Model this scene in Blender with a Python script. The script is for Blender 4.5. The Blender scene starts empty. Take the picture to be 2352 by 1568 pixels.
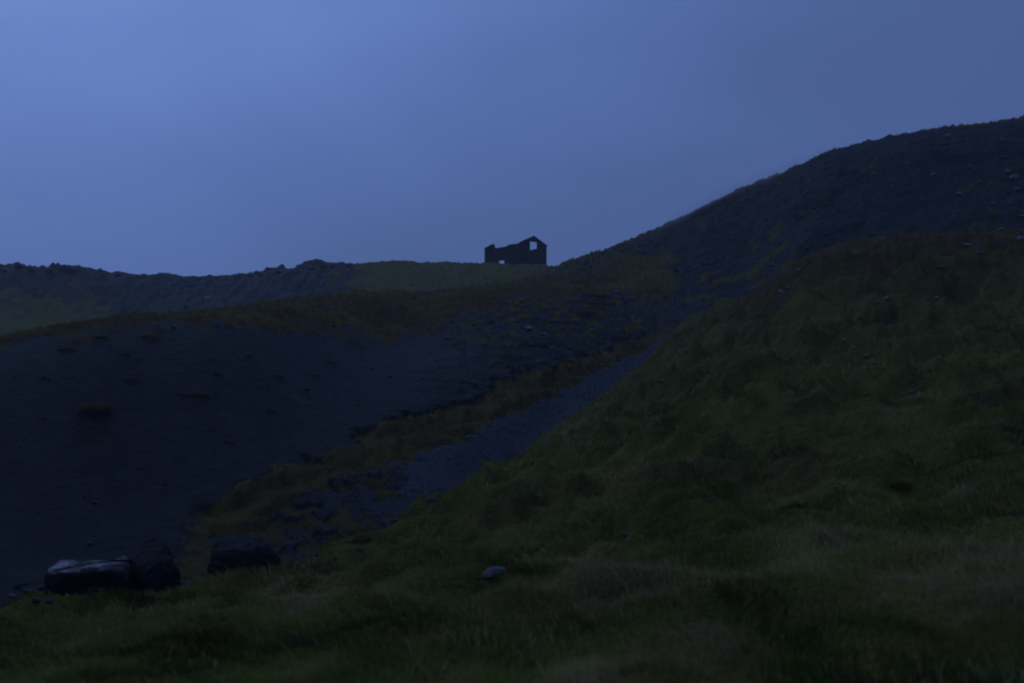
import bpy, bmesh, math, random
import numpy as np
from mathutils import Vector, Matrix, noise as mnoise

random.seed(7)
rng = np.random.default_rng(11)
scene = bpy.context.scene
R = math.radians

# ------------------------------------------------------------------ camera
W0, H0 = 2352.0, 1568.0          # measuring frame of the photograph
F = 2352.0 * 35.0 / 36.0         # focal length in measuring pixels
EYE = 1.65
cam_data = bpy.data.cameras.new("camera")
cam_data.lens = 35
cam_data.sensor_width = 36
cam_data.clip_start = 0.05
cam_data.clip_end = 5000
cam = bpy.data.objects.new("camera", cam_data)
scene.collection.objects.link(cam)
cam.location = (0, 0, EYE)
cam.rotation_euler = (R(90), 0, 0)
scene.camera = cam
cam_data.dof.use_dof = True
cam_data.dof.focus_distance = 38
cam_data.dof.aperture_fstop = 1.8

# ------------------------------------------------------------------ dusk sky
world = bpy.data.worlds.new("World")
scene.world = world
world.use_nodes = True
wn = world.node_tree
wn.nodes.clear()
SUN_ROT, SUN_EL = R(-55), R(3)
w_out = wn.nodes.new("ShaderNodeOutputWorld")
w_bg = wn.nodes.new("ShaderNodeBackground")
w_sky = wn.nodes.new("ShaderNodeTexSky")
w_sky.sky_type = 'NISHITA'
w_sky.sun_disc = False
w_sky.sun_elevation = SUN_EL
w_sky.sun_rotation = SUN_ROT
w_tc = wn.nodes.new("ShaderNodeTexCoord")
w_dot = wn.nodes.new("ShaderNodeVectorMath"); w_dot.operation = 'DOT_PRODUCT'
bright = Vector((-0.40, 0.40, 0.82)).normalized()     # the lighter part of the overcast
w_dot.inputs[1].default_value = bright
w_nz = wn.nodes.new("ShaderNodeTexNoise")
w_nz.inputs["Scale"].default_value = 2.6
w_nz.inputs["Detail"].default_value = 3.0
w_nz.inputs["Roughness"].default_value = 0.45
w_ma = wn.nodes.new("ShaderNodeMath"); w_ma.operation = 'MULTIPLY_ADD'
w_ma.inputs[1].default_value = 0.26
w_ad = wn.nodes.new("ShaderNodeMath"); w_ad.operation = 'SUBTRACT'
w_ad.inputs[1].default_value = 0.13
w_ramp = wn.nodes.new("ShaderNodeValToRGB")
cr = w_ramp.color_ramp
SKY = [(0.0, (0.027, 0.046, 0.120)), (0.22, (0.066, 0.108, 0.285)), (0.46, (0.073, 0.126, 0.315)), (0.60, (0.096, 0.170, 0.428)),
       (0.76, (0.142, 0.239, 0.575)), (0.86, (0.22, 0.335, 0.72)), (1.0, (0.29, 0.41, 0.82))]
while len(cr.elements) < len(SKY):
    cr.elements.new(0.5)
for e, (p, c) in zip(cr.elements, SKY):
    e.position = p
    e.color = (*c, 1)
w_mix = wn.nodes.new("ShaderNodeMixRGB")
w_mix.inputs[0].default_value = 0.04
w_nsc = wn.nodes.new("ShaderNodeMixRGB"); w_nsc.blend_type = 'MULTIPLY'
w_nsc.inputs[0].default_value = 1.0
w_nsc.inputs[2].default_value = (0.02, 0.03, 0.08, 1)
L = wn.links.new
L(w_tc.outputs["Generated"], w_dot.inputs[0])
w_mp = wn.nodes.new("ShaderNodeMapping")
w_mp.inputs["Scale"].default_value = (1.0, 1.0, 2.2)
w_mp.inputs["Rotation"].default_value = (0.0, R(28), 0.0)
L(w_tc.outputs["Generated"], w_mp.inputs["Vector"])
L(w_mp.outputs[0], w_nz.inputs["Vector"])
L(w_nz.outputs["Fac"], w_ma.inputs[0])
L(w_dot.outputs["Value"], w_ma.inputs[2])
L(w_ma.outputs[0], w_ad.inputs[0])
L(w_ad.outputs[0], w_ramp.inputs[0])
L(w_ramp.outputs[0], w_mix.inputs[1])
L(w_sky.outputs[0], w_nsc.inputs[1])
L(w_nsc.outputs[0], w_mix.inputs[2])
L(w_mix.outputs[0], w_bg.inputs[0])
w_bg.inputs[1].default_value = 1.0
L(w_bg.outputs[0], w_out.inputs[0])

sun_d = bpy.data.lights.new("sun", 'SUN')
sun_d.energy = 0.03
sun_d.angle = R(25)
sun_d.color = (0.75, 0.85, 1.0)
sun = bpy.data.objects.new("sun", sun_d)
scene.collection.objects.link(sun)
sun.rotation_euler = Vector((0.62, -0.45, -0.64)).to_track_quat('-Z', 'Y').to_euler()

scene.view_settings.view_transform = 'Standard'
scene.view_settings.look = 'None'
scene.view_settings.exposure = 0.0
scene.view_settings.gamma = 1.0
scene.cycles.use_denoising = True
scene.cycles.max_bounces = 6
scene.cycles.volume_bounces = 1
scene.cycles.filter_width = 2.1


# ------------------------------------------------------------------ helpers
def tag(o, label, cat, group=None, kind=None):
    o["label"] = label
    o["category"] = cat
    if group:
        o["group"] = group
    if kind:
        o["kind"] = kind
    return o


def link(name, mesh, mat=None, parent=None):
    o = bpy.data.objects.new(name, mesh)
    scene.collection.objects.link(o)
    if mat:
        mesh.materials.append(mat)
    if parent:
        o.parent = parent
    return o


def np_mesh(name, verts, faces_flat, loop_totals, smooth=True):
    """mesh from numpy arrays; faces_flat = vertex indices, loop_totals = corners per face"""
    me = bpy.data.meshes.new(name)
    nv, nl, nf = len(verts), len(faces_flat), len(loop_totals)
    me.vertices.add(nv)
    me.vertices.foreach_set("co", np.ascontiguousarray(verts, dtype=np.float32).ravel())
    me.loops.add(nl)
    me.loops.foreach_set("vertex_index", np.ascontiguousarray(faces_flat, dtype=np.int32))
    me.polygons.add(nf)
    starts = np.concatenate([[0], np.cumsum(loop_totals)[:-1]]).astype(np.int32)
    me.polygons.foreach_set("loop_start", starts)
    me.polygons.foreach_set("loop_total", np.ascontiguousarray(loop_totals, dtype=np.int32))
    me.polygons.foreach_set("use_smooth", np.full(nf, smooth, dtype=bool))
    me.update(calc_edges=True)
    return me


def add_land(me, n):
    a = me.attributes.new("land", 'FLOAT_VECTOR', 'POINT')
    a.data.foreach_set("vector", np.ascontiguousarray(n, dtype=np.float32).ravel())


def add_attr(me, name, vals):
    a = me.attributes.new(name, 'FLOAT', 'POINT')
    a.data.foreach_set("value", np.ascontiguousarray(vals, dtype=np.float32))


def _hash(ix, iy, seed):
    h = (ix.astype(np.int64) * 374761393 + iy.astype(np.int64) * 668265263 + seed * 974711) & 0x7fffffff
    h = ((h ^ (h >> 13)) * 1274126177) & 0x7fffffff
    h = (h ^ (h >> 16)) & 0xffffff
    return h / float(0xffffff)


def vnoise(x, y, seed=0):
    x = np.asarray(x, float); y = np.asarray(y, float)
    ix = np.floor(x); iy = np.floor(y)
    fx = x - ix; fy = y - iy
    fx = fx * fx * fx * (fx * (fx * 6 - 15) + 10)
    fy = fy * fy * fy * (fy * (fy * 6 - 15) + 10)
    a = _hash(ix, iy, seed); b = _hash(ix + 1, iy, seed)
    c = _hash(ix, iy + 1, seed); d = _hash(ix + 1, iy + 1, seed)
    return (a + (b - a) * fx) * (1 - fy) + (c + (d - c) * fx) * fy


def fbm(x, y, seed=0, octv=4, gain=0.5):
    s = 0.0; amp = 1.0; tot = 0.0
    ca, sa = math.cos(0.6), math.sin(0.6)
    for i in range(octv):
        s = s + amp * (vnoise(x, y, seed + i * 17) * 2 - 1)
        tot += amp
        amp *= gain
        x, y = (x * ca - y * sa) * 2.03 + 3.1, (x * sa + y * ca) * 2.03 + 7.7
    return s / tot


def sstep(a, b, x):
    t = np.clip((x - a) / (b - a), 0, 1)
    return t * t * (3 - 2 * t)


# ------------------------------------------------------------------ the lie of the land
# ridge, edge and foot lines of the valley: (photo column, photo row, metres away)
def line(*pts):
    p = np.array(pts, float)
    return p[:, 0], p[:, 1], p[:, 2]


LINES = {
    'bottom': line((-600, 1568, 5.0), (0, 1568, 5.0), (1200, 1568, 4.6), (2352, 1568, 4.1), (3000, 1568, 4.0)),
    'm1': line((-600, 1490, 6.5), (400, 1480, 6.6), (900, 1420, 8), (1300, 1330, 9.5), (1600, 1200, 10.5), (1900, 1160, 11), (2352, 1140, 10.5), (3000, 1100, 10)),
    'm2': line((-600, 1445, 8.6), (200, 1432, 8.8), (400, 1412, 9.2), (900, 1312, 12), (1300, 1110, 17.5), (1500, 960, 22), (1700, 890, 23), (1900, 860, 23), (2352, 830, 22), (3000, 800, 21)),
    'edge': line((-600, 1430, 10), (0, 1402, 10), (250, 1390, 10.4), (420, 1370, 11.2), (540, 1362, 12.4), (650, 1328, 14), (760, 1278, 16), (880, 1225, 18.5), (1000, 1152, 21.5),
                 (1170, 1062, 27), (1340, 935, 34), (1440, 868, 40), (1510, 800, 47), (1560, 752, 50), (1640, 715, 51), (1720, 690, 50), (1770, 650, 49),
                 (1850, 597, 48), (1930, 570, 48), (2050, 552, 47), (2200, 546, 46), (2352, 540, 46), (3000, 500, 46)),
    'path_l': line((-600, 1330, 15), (0, 1322, 15), (200, 1300, 16), (420, 1262, 17.5), (550, 1190, 20), (700, 1128, 22.5), (900, 1042, 26), (1050, 1000, 29),
                   (1200, 920, 35), (1300, 874, 40), (1400, 828, 46), (1480, 794, 51), (1560, 745, 54), (1640, 722, 54.5), (1720, 712, 54.5), (1850, 622, 54), (2352, 552, 52), (3000, 505, 52)),
    'foot': line((-600, 1290, 16.2), (0, 1290, 16.2), (200, 1272, 17.3), (400, 1215, 19), (550, 1118, 22), (750, 1046, 25.5), (900, 970, 29), (1050, 922, 33), (1200, 862, 38.5),
                 (1300, 828, 43), (1400, 797, 49), (1500, 765, 54), (1600, 722, 56.5), (1720, 700, 57), (1850, 605, 57), (2352, 532, 55), (3000, 480, 55)),
    'crest': line((-600, 830, 29), (0, 785, 29), (130, 755, 30), (250, 738, 31), (480, 730, 34), (600, 733, 37), (700, 740, 40), (870, 762, 46), (980, 748, 51), (1090, 700, 58),
                  (1200, 674, 63), (1370, 664, 67), (1470, 664, 68), (1560, 672, 66), (1650, 668, 63), (1720, 662, 62), (1850, 560, 60), (2352, 490, 58), (3000, 430, 58)),
    'shelf': line((-600, 832, 33), (0, 784, 33), (130, 752, 34), (250, 735, 36), (480, 725, 41), (600, 704, 47), (700, 689, 52), (850, 683, 57), (1000, 688, 63), (1150, 664, 70),
                  (1260, 656, 74), (1370, 650, 75), (1470, 630, 73), (1560, 620, 72), (1650, 610, 70), (1720, 600, 68), (1850, 515, 65), (2352, 440, 62), (3000, 380, 62)),
    'right': line((-600, 835, 80), (0, 792, 80), (300, 762, 85), (700, 705, 90), (1000, 676, 96), (1120, 657, 98), (1190, 648, 99), (1240, 632, 98), (1280, 615, 97), (1310, 603, 96), (1400, 575, 94),
                  (1500, 537, 92), (1560, 507, 91), (1600, 486, 90), (1700, 438, 88), (1800, 400, 86), (1850, 377, 85), (1900, 353, 84), (1960, 338, 83), (2040, 319, 82), (2150, 298, 81),
                  (2250, 288, 80), (2352, 275, 79), (3000, 215, 76)),
    'dip': line((-600, 770, 118), (0, 745, 120), (300, 733, 122), (700, 690, 120), (1000, 655, 117), (1120, 646, 116), (1240, 642, 115), (1300, 640, 114), (1500, 580, 112), (1800, 445, 106), (2352, 320, 98), (3000, 260, 96)),
    'far': line((-600, 600, 148), (0, 620, 148), (50, 613, 148), (170, 619, 149), (250, 628, 150), (330, 632, 151), (480, 638, 152), (560, 633, 151), (640, 624, 150), (740, 612, 148), (850, 606, 145),
                (1000, 606, 140), (1110, 607, 137), (1180, 609, 136), (1258, 612, 136), (1310, 620, 137), (1500, 640, 140), (3000, 640, 140)),
}
KEYS = ['bottom', 'm1', 'm2', 'edge', 'drop', 'path_l', 'foot', 'crest', 'shelf', 'right', 'dip', 'far']
UT = np.linspace(-600, 3000, 1201)
NU = len(UT)


def smooth_u(a, s):
    k = np.arange(-4 * s, 4 * s + 1)
    g = np.exp(-0.5 * (k / s) ** 2); g /= g.sum()
    p = np.pad(a, 4 * s, mode='edge')
    return np.convolve(p, g, mode='valid')


Ds, Zs = [], []
Ds.append(np.full(NU, 1.5)); Zs.append(np.full(NU, 0.0))
for k in KEYS:
    if k == 'drop':
        d0, z0 = Ds[-1], Zs[-1]
        off = np.interp(UT, [0, 640, 760, 1500, 1640, 1800], [2.0, 2.0, 0.5, 0.5, 2.5, 3.0])
        fal = np.interp(UT, [0, 560, 760, 1500, 1640, 1800], [0.75, 0.65, 0.22, 0.25, 0.7, 1.2])
        Ds.append(d0 + off); Zs.append(z0 - fal)
        continue
    u, v, d = LINES[k]
    sg = 2 if k in ('far', 'right') else 4
    vv = smooth_u(np.interp(UT, u, v), sg)
    dd = smooth_u(np.interp(UT, u, d), 6)
    Ds.append(dd); Zs.append(EYE + (784 - vv) / F * dd)
Ds.append(Ds[-1] + 12); Zs.append(Zs[-1] - 0.9)
Ds.append(Ds[-1] + 45); Zs.append(Zs[-1] - 6)
Ds.append(np.full(NU, 420.0)); Zs.append(np.full(NU, -4.0))
Ds.append(np.full(NU, 1500.0)); Zs.append(np.full(NU, -4.0))
D = np.array(Ds); Z = np.array(Zs)
for i in range(1, len(D)):
    D[i] = np.maximum(D[i], D[i - 1] + 0.25)
K = len(D)
YT = np.concatenate([np.exp(np.linspace(math.log(1.5), math.log(200), 1100)), np.exp(np.linspace(math.log(203), math.log(1500), 60))])


def pchip(xk, yk, x):
    h = np.diff(xk); dl = np.diff(yk) / h
    m = np.zeros(len(xk))
    same = dl[:-1] * dl[1:] > 0
    w1 = 2 * h[1:] + h[:-1]; w2 = h[1:] + 2 * h[:-1]
    with np.errstate(divide='ignore', invalid='ignore'):
        hm = (w1 + w2) / (w1 / dl[:-1] + w2 / dl[1:])
    m[1:-1] = np.where(same, hm, 0)
    m[0] = dl[0]; m[-1] = dl[-1]
    i = np.clip(np.searchsorted(xk, x) - 1, 0, len(h) - 1)
    t = (x - xk[i]) / h[i]
    t2, t3 = t * t, t * t * t
    return ((2 * t3 - 3 * t2 + 1) * yk[i] + (t3 - 2 * t2 + t) * h[i] * m[i]
            + (-2 * t3 + 3 * t2) * yk[i + 1] + (t3 - t2) * h[i] * m[i + 1])


ZT = np.empty((NU, len(YT))); ST = np.empty((NU, len(YT)))
kk = np.arange(K)
for j in range(NU):
    ZT[j] = pchip(D[:, j], Z[:, j], YT)
    ST[j] = np.interp(YT, D[:, j], kk)


def table(T, u, y):
    fu = np.clip((u - UT[0]) / (UT[1] - UT[0]), 0, NU - 1.001)
    iu = fu.astype(int); fu = fu - iu
    yy = np.clip(y, YT[0], YT[-1] - 1e-6)
    iy = np.clip(np.searchsorted(YT, yy) - 1, 0, len(YT) - 2)
    fy = (yy - YT[iy]) / (YT[iy + 1] - YT[iy])
    a = T[iu, iy] * (1 - fy) + T[iu, iy + 1] * fy
    b = T[iu + 1, iy] * (1 - fy) + T[iu + 1, iy + 1] * fy
    return a * (1 - fu) + b * fu


def uof(x, y):
    return W0 / 2 + F * x / np.maximum(y, 1.5)


# index of each line in the stack
I_EDGE, I_DROP, I_PATH, I_FOOT, I_CREST, I_SHELF, I_RIGHT, I_DIP, I_FAR = 4, 5, 6, 7, 8, 9, 10, 11, 12


def masks(x, y):
    u = uof(x, y)
    s = table(ST, u, y)
    n1 = fbm(x * 0.45, y * 0.45, 3, 4)
    n2 = fbm(x * 1.7, y * 1.7, 9, 4)
    nn = 0.25 * n1 + 0.18 * n2
    sp = s + nn
    left = 1 - sstep(1500, 1590, u + 60 * n1)
    # grass cover
    g = np.zeros_like(x)
    near = 1 - sstep(3.98, 4.08, s + 0.02 * n2)
    g = np.maximum(g, near)
    berm = sstep(I_PATH - 0.2, I_PATH - 0.02, s + 0.20 * n2 + 0.10 * n1) * (1 - sstep(I_FOOT - 0.04, I_FOOT + 0.06, s + 0.10 * n2 + 0.06 * n1)) * left * sstep(330, 560, u)
    g = np.maximum(g, berm * (0.95 + 0.2 * n2))
    lower = left * sstep(I_EDGE + 0.2, I_EDGE + 0.9, s) * (1 - sstep(I_PATH, I_PATH + 0.2, s)) * sstep(340, 480, u) * (1 - sstep(800, 1020, u))
    n3 = fbm(x * 3.1, y * 2.3, 15, 4)
    g = np.maximum(g, lower * sstep(-0.30, 0.12, 0.7 * n2 + 0.3 * n1 + 0.6 * n3))
    rag = left * sstep(I_EDGE + 0.0, I_EDGE + 0.2, s) * (1 - sstep(I_DROP - 0.15, I_DROP + 0.25, s + 0.7 * n2)) * sstep(600, 800, u)
    g = np.maximum(g, rag)
    shelf = sstep(I_CREST - 0.22, I_CREST - 0.02, s + 0.16 * n2 + 0.08 * n1) * (1 - sstep(I_SHELF + 0.15, I_SHELF + 0.5, s)) * left
    g = np.maximum(g, shelf * sstep(-0.75, -0.15, n1 + 0.5 * n2 + 0.1))
    green = sstep(I_RIGHT - 0.55, I_RIGHT - 0.2, s) * sstep(700, 900, u + 120 * n1) * (1 - sstep(1230, 1300, u)) * (s > I_SHELF)
    g = np.maximum(g, green)
    lowl = sstep(I_SHELF, I_SHELF + 0.2, s) * (1 - sstep(I_DIP + 0.15, I_DIP + 0.75, s + 0.5 * n1)) * (1 - sstep(180, 330, u + 60 * n1))
    g = np.maximum(g, lowl * 0.9)
    # grassy top and mottling of the right hill
    rh = (1 - left) * (s > I_DROP) * (s < I_RIGHT + 0.6)
    top = sstep(I_RIGHT - 0.16, I_RIGHT - 0.06, s + 0.05 * n2)
    patch = sstep(0.30, 0.6, n1 + 0.55 * n2) * 0.6
    lowmoss = (1 - sstep(I_SHELF - 0.6, I_SHELF + 0.3, s)) * sstep(-0.2, 0.3, n1)
    g = np.maximum(g, rh * np.maximum(np.maximum(top, patch), lowmoss * (0.75 - 0.5 * sstep(1750, 1950, u))))
    toe = sstep(I_SHELF - 0.1, I_SHELF + 0.3, s) * (s < I_RIGHT + 0.5) * sstep(1150, 1220, u) * left
    g = np.maximum(g, toe * np.maximum(sstep(I_RIGHT - 0.3, I_RIGHT - 0.1, s), sstep(0.0, 0.35, n2 + n1)))
    # sparse tufts on the bank
    bank = left * sstep(I_FOOT, I_FOOT + 0.1, s) * (1 - sstep(I_CREST - 0.05, I_CREST, s))
    dens = sstep(I_CREST - 0.55, I_CREST - 0.05, s) * 0.25 + 0.26 * sstep(900, 1150, u)
    g = np.maximum(g, bank * sstep(0.36 - dens, 0.55 - dens, n1 * 0.4 + n2 * 0.9) * 0.85 * (0.35 + 0.65 * np.maximum(sstep(950, 1150, u), sstep(I_CREST - 0.3, I_CREST - 0.1, s))))
    # far ridge scree with thin cover
    fr = (s > I_SHELF + 0.5) * (u < 1100)
    g = np.maximum(g, fr * 0.45 * sstep(0.1, 0.5, n1 + 0.4 * n2))
    # bare ground showing in the near slope (upper right)
    barep = near * sstep(2.6, 3.3, s) * sstep(1550, 1800, u) * sstep(0.25, 0.5, fbm(x * 0.22 + 5, y * 0.22, 21, 4) + 0.35 * n2)
    g = g * (1 - 0.5 * barep)
    # yellow moss and brown heather shares
    moss = np.clip(berm * 0.7 + rag * 0.6 + shelf * 0.35 + bank * 0.55 + lower * 0.5 + rh * 0.45 * (0.6 + n1) + toe * 0.6, 0, 1)
    heather = near * sstep(3.35, 3.9, s + 0.5 * n1) * sstep(1500, 1750, u) * 0.85
    heather = np.maximum(heather, near * sstep(0.08, 0.4, fbm(x * 0.33 + 9, y * 0.5, 41, 5)) * 0.5)
    heather = np.maximum(heather, near * sstep(3.7, 3.95, s) * 0.5 * (u < 1500))
    heather = np.maximum(heather, lower * 0.65)
    heather = np.maximum(heather, berm * 0.55 * sstep(-0.3, 0.3, n2))
    heather = np.maximum(heather, shelf * 0.75 * sstep(-0.1, 0.4, fbm(x * 0.2, y * 0.2, 44, 3) + 0.2))
    gravel = left * sstep(I_EDGE + 0.05, I_EDGE + 0.4, s) * (1 - sstep(I_PATH - 0.02, I_PATH + 0.08, s)) * sstep(740, 1000, u + 120 * n1)
    return u, s, np.clip(g, 0, 1), moss, np.clip(heather, 0, 1), gravel


def relief(x, y, u, s, g):
    """hummocks, ruts and broken scree on top of the base landform"""
    dist = np.maximum(y, 2.0)
    near = 1 - sstep(3.9, 4.2, s)
    lump = np.abs(fbm(x * 0.55, y * 0.42, 51, 4))
    hum = (0.23 - lump) * 1.0
    fine = fbm(x * 2.2, y * 1.7, 57, 4)
    wx, wy = x + 0.5 * fbm(x * 0.7, y * 0.7, 91, 3), y + 0.5 * fbm(x * 0.7, y * 0.7, 93, 3)
    tuss = vnoise(wx * 0.7, wy * 1.0, 95) ** 1.5 + 0.6 * vnoise(wx * 1.8, wy * 2.2, 97) ** 1.5
    rel = near * (hum * np.clip(0.34 + 0.03 * dist, 0.34, 1.25) * sstep(1.0, 6.0, y) + fine * 0.06 * np.clip(dist / 8, 0.5, 2.2) + (tuss - 0.5) * 0.30 * np.clip(0.35 + dist / 22, 0.4, 1.6) * sstep(1.5, 5, y))
    rel = rel * np.where(s < 4.2, sstep(0, 0.6, 4.05 - s) * 0.75 + 0.25, 1)
    rough = fbm(x * 0.35, y * 0.35, 61, 5) * 0.35 + fbm(x * 1.6, y * 1.6, 67, 4) * 0.16
    rel = rel + (1 - near) * rough * np.clip(dist / 60, 0.28, 1.25) * (1 - 0.85 * np.exp(-((s - I_RIGHT) / 0.22) ** 2) * (u > 1150)) * (1 - 0.75 * sstep(I_FOOT, I_FOOT + 0.1, s) * (1 - sstep(I_CREST, I_CREST + 0.3, s)) * (1 - sstep(900, 1150, u))) * (1 - 0.6 * sstep(4.1, 4.6, s) * (1 - sstep(I_PATH - 0.1, I_PATH + 0.3, s)) * (u > 800) * (u < 1560))
    # vertical runnels on the far scree
    far = sstep(I_DIP - 0.2, I_DIP + 0.3, s) * (u < 1050)
    rel = rel + far * (fbm(x * 0.9, y * 0.12, 71, 4) * 0.40 * (1 - 0.8 * sstep(760, 900, u)) + sstep(I_FAR - 0.35, I_FAR - 0.05, s) * np.maximum(fbm(x * 0.3, y * 0.3, 73, 4), 0) * 1.8 * (1 - sstep(250, 330, u) * (1 - sstep(560, 640, u)) * 0.8) * (1 - sstep(760, 830, u)))
    zb = table(ZT, u, y)
    step = 0.16 + 0.009 * dist
    ph = zb / step + 1.5 * fbm(x * 0.28, y * 0.28, 81, 4) + 0.5 * fbm(x * 1.2, y * 1.2, 83, 3)
    fr_ = ph - np.floor(ph)
    ter = (sstep(0.62, 0.98, fr_) - fr_) * step
    rel = rel + near * ter * sstep(-0.25, 0.25, fbm(x * 0.15, y * 0.15, 85, 3)) * sstep(5, 10, y) * 0.8 * sstep(0, 0.5, 4.05 - s)
    berm = sstep(I_EDGE + 0.3, I_PATH, s) * (1 - sstep(I_FOOT, I_FOOT + 0.3, s)) * (u < 1560) * (u > 380)
    rel = rel + berm * ter * 0.9 * sstep(0.2, 0.5, g)
    tus = g * (1 - near) * np.maximum(fbm(x * 2.6, y * 2.6, 77, 3), 0) * 0.35 * np.clip(dist / 50, 0.5, 1.3)
    ruin_pad = np.exp(-(((x - 1.0) / 7) ** 2) - ((y - 141) / 7) ** 2)
    return (rel + tus) * (1 - 0.9 * ruin_pad)


# mesh grid: columns fan out from behind the camera, rows by distance
ain = np.linspace(-0.56, 0.56, 900)
aout = 0.56 + np.linspace(0.012, 1.0, 60) ** 1.5 * 1.6
AC = np.concatenate([-aout[::-1], ain, aout])
YR = np.concatenate([np.linspace(-14, 1.4, 26), np.exp(np.linspace(math.log(1.6), math.log(175), 760)), np.exp(np.linspace(math.log(180), math.log(1400), 26))])
NR, NC = len(YR), len(AC)


def wof(y):
    return np.where(y > 0, np.sqrt(y * y + 9.0), 3.0 - 0.6 * y)


GX = AC[None, :] * wof(YR)[:, None]
GY = np.repeat(YR[:, None], NC, 1)
GU, GS, GG, GM, GH, GV = masks(GX.ravel(), GY.ravel())
GZ = table(ZT, GU, GY.ravel()) + relief(GX.ravel(), GY.ravel(), GU, GS, GG)
GZ = GZ.reshape(NR, NC)
GMAT = [a.reshape(NR, NC) for a in (GG, GM, GH, GV, GS, GU)]


def sample(T, x, y):
    x = np.asarray(x, float); y = np.asarray(y, float)
    iy = np.clip(np.searchsorted(YR, y) - 1, 0, NR - 2)
    fy = np.clip((y - YR[iy]) / (YR[iy + 1] - YR[iy]), 0, 1)
    a = x / wof(y)
    ia = np.clip(np.searchsorted(AC, a) - 1, 0, NC - 2)
    fa = np.clip((a - AC[ia]) / (AC[ia + 1] - AC[ia]), 0, 1)
    return ((T[iy, ia] * (1 - fa) + T[iy, ia + 1] * fa) * (1 - fy)
            + (T[iy + 1, ia] * (1 - fa) + T[iy + 1, ia + 1] * fa) * fy)


def Hh(x, y):
    return sample(GZ, x, y)


def land_normal(x, y):
    e = np.clip(0.02 * np.abs(y), 0.06, 0.5)
    gx_ = (Hh(x + e, y) - Hh(x - e, y)) / (2 * e); gy_ = (Hh(x, y + e) - Hh(x, y - e)) / (2 * e)
    n = np.stack([-gx_, -gy_, np.ones_like(gx_)], -1)
    return n / np.linalg.norm(n, axis=-1, keepdims=True)


RAY_Y = np.exp(np.linspace(math.log(2.5), math.log(170), 2600))


def ground_at(u, v):
    """the first piece of land seen at a photo pixel"""
    tx, tz = (u - W0 / 2) / F, (784 - v) / F
    below = (EYE + tz * RAY_Y) <= Hh(tx * RAY_Y, RAY_Y)
    i = int(np.argmax(below)) if below.any() else len(RAY_Y) - 1
    y = RAY_Y[i]
    return Vector((tx * y, y, float(Hh(tx * y, y))))


# ------------------------------------------------------------------ materials
def new_mat(name):
    m = bpy.data.materials.new(name)
    m.use_nodes = True
    nt = m.node_tree
    b = nt.nodes["Principled BSDF"]
    return m, nt, b


def n_noise(nt, vec, scale, detail=4, rough=0.55):
    n = nt.nodes.new("ShaderNodeTexNoise")
    n.inputs["Scale"].default_value = scale
    n.inputs["Detail"].default_value = detail
    n.inputs["Roughness"].default_value = rough
    nt.links.new(vec, n.inputs["Vector"])
    return n.outputs["Fac"]


def n_ramp(nt, fac, stops):
    r = nt.nodes.new("ShaderNodeValToRGB")
    while len(r.color_ramp.elements) < len(stops):
        r.color_ramp.elements.new(0.5)
    for e, (p, c) in zip(r.color_ramp.elements, stops):
        e.position = p
        e.color = (*c, 1) if len(c) == 3 else c
    nt.links.new(fac, r.inputs[0])
    return r.outputs[0]


def n_mix(nt, fac, a, b, mode='MIX'):
    m = nt.nodes.new("ShaderNodeMixRGB")
    m.blend_type = mode
    for sock, val in ((m.inputs[0], fac), (m.inputs[1], a), (m.inputs[2], b)):
        if isinstance(val, (int, float)):
            sock.default_value = val
        elif isinstance(val, tuple):
            sock.default_value = (*val, 1)
        else:
            nt.links.new(val, sock)
    return m.outputs[0]


def n_math(nt, op, a, b):
    m = nt.nodes.new("ShaderNodeMath"); m.operation = op
    for sock, val in ((m.inputs[0], a), (m.inputs[1], b)):
        if isinstance(val, (int, float)):
            sock.default_value = val
        else:
            nt.links.new(val, sock)
    return m.outputs[0]


def n_attr(nt, name):
    a = nt.nodes.new("ShaderNodeAttribute")
    a.attribute_name = name
    return a.outputs["Fac"]


def n_bump(nt, h, strength, dist, b):
    bp = nt.nodes.new("ShaderNodeBump")
    bp.inputs["Strength"].default_value = strength
    bp.inputs["Distance"].default_value = dist
    nt.links.new(h, bp.inputs["Height"])
    nt.links.new(bp.outputs[0], b.inputs["Normal"])


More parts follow.
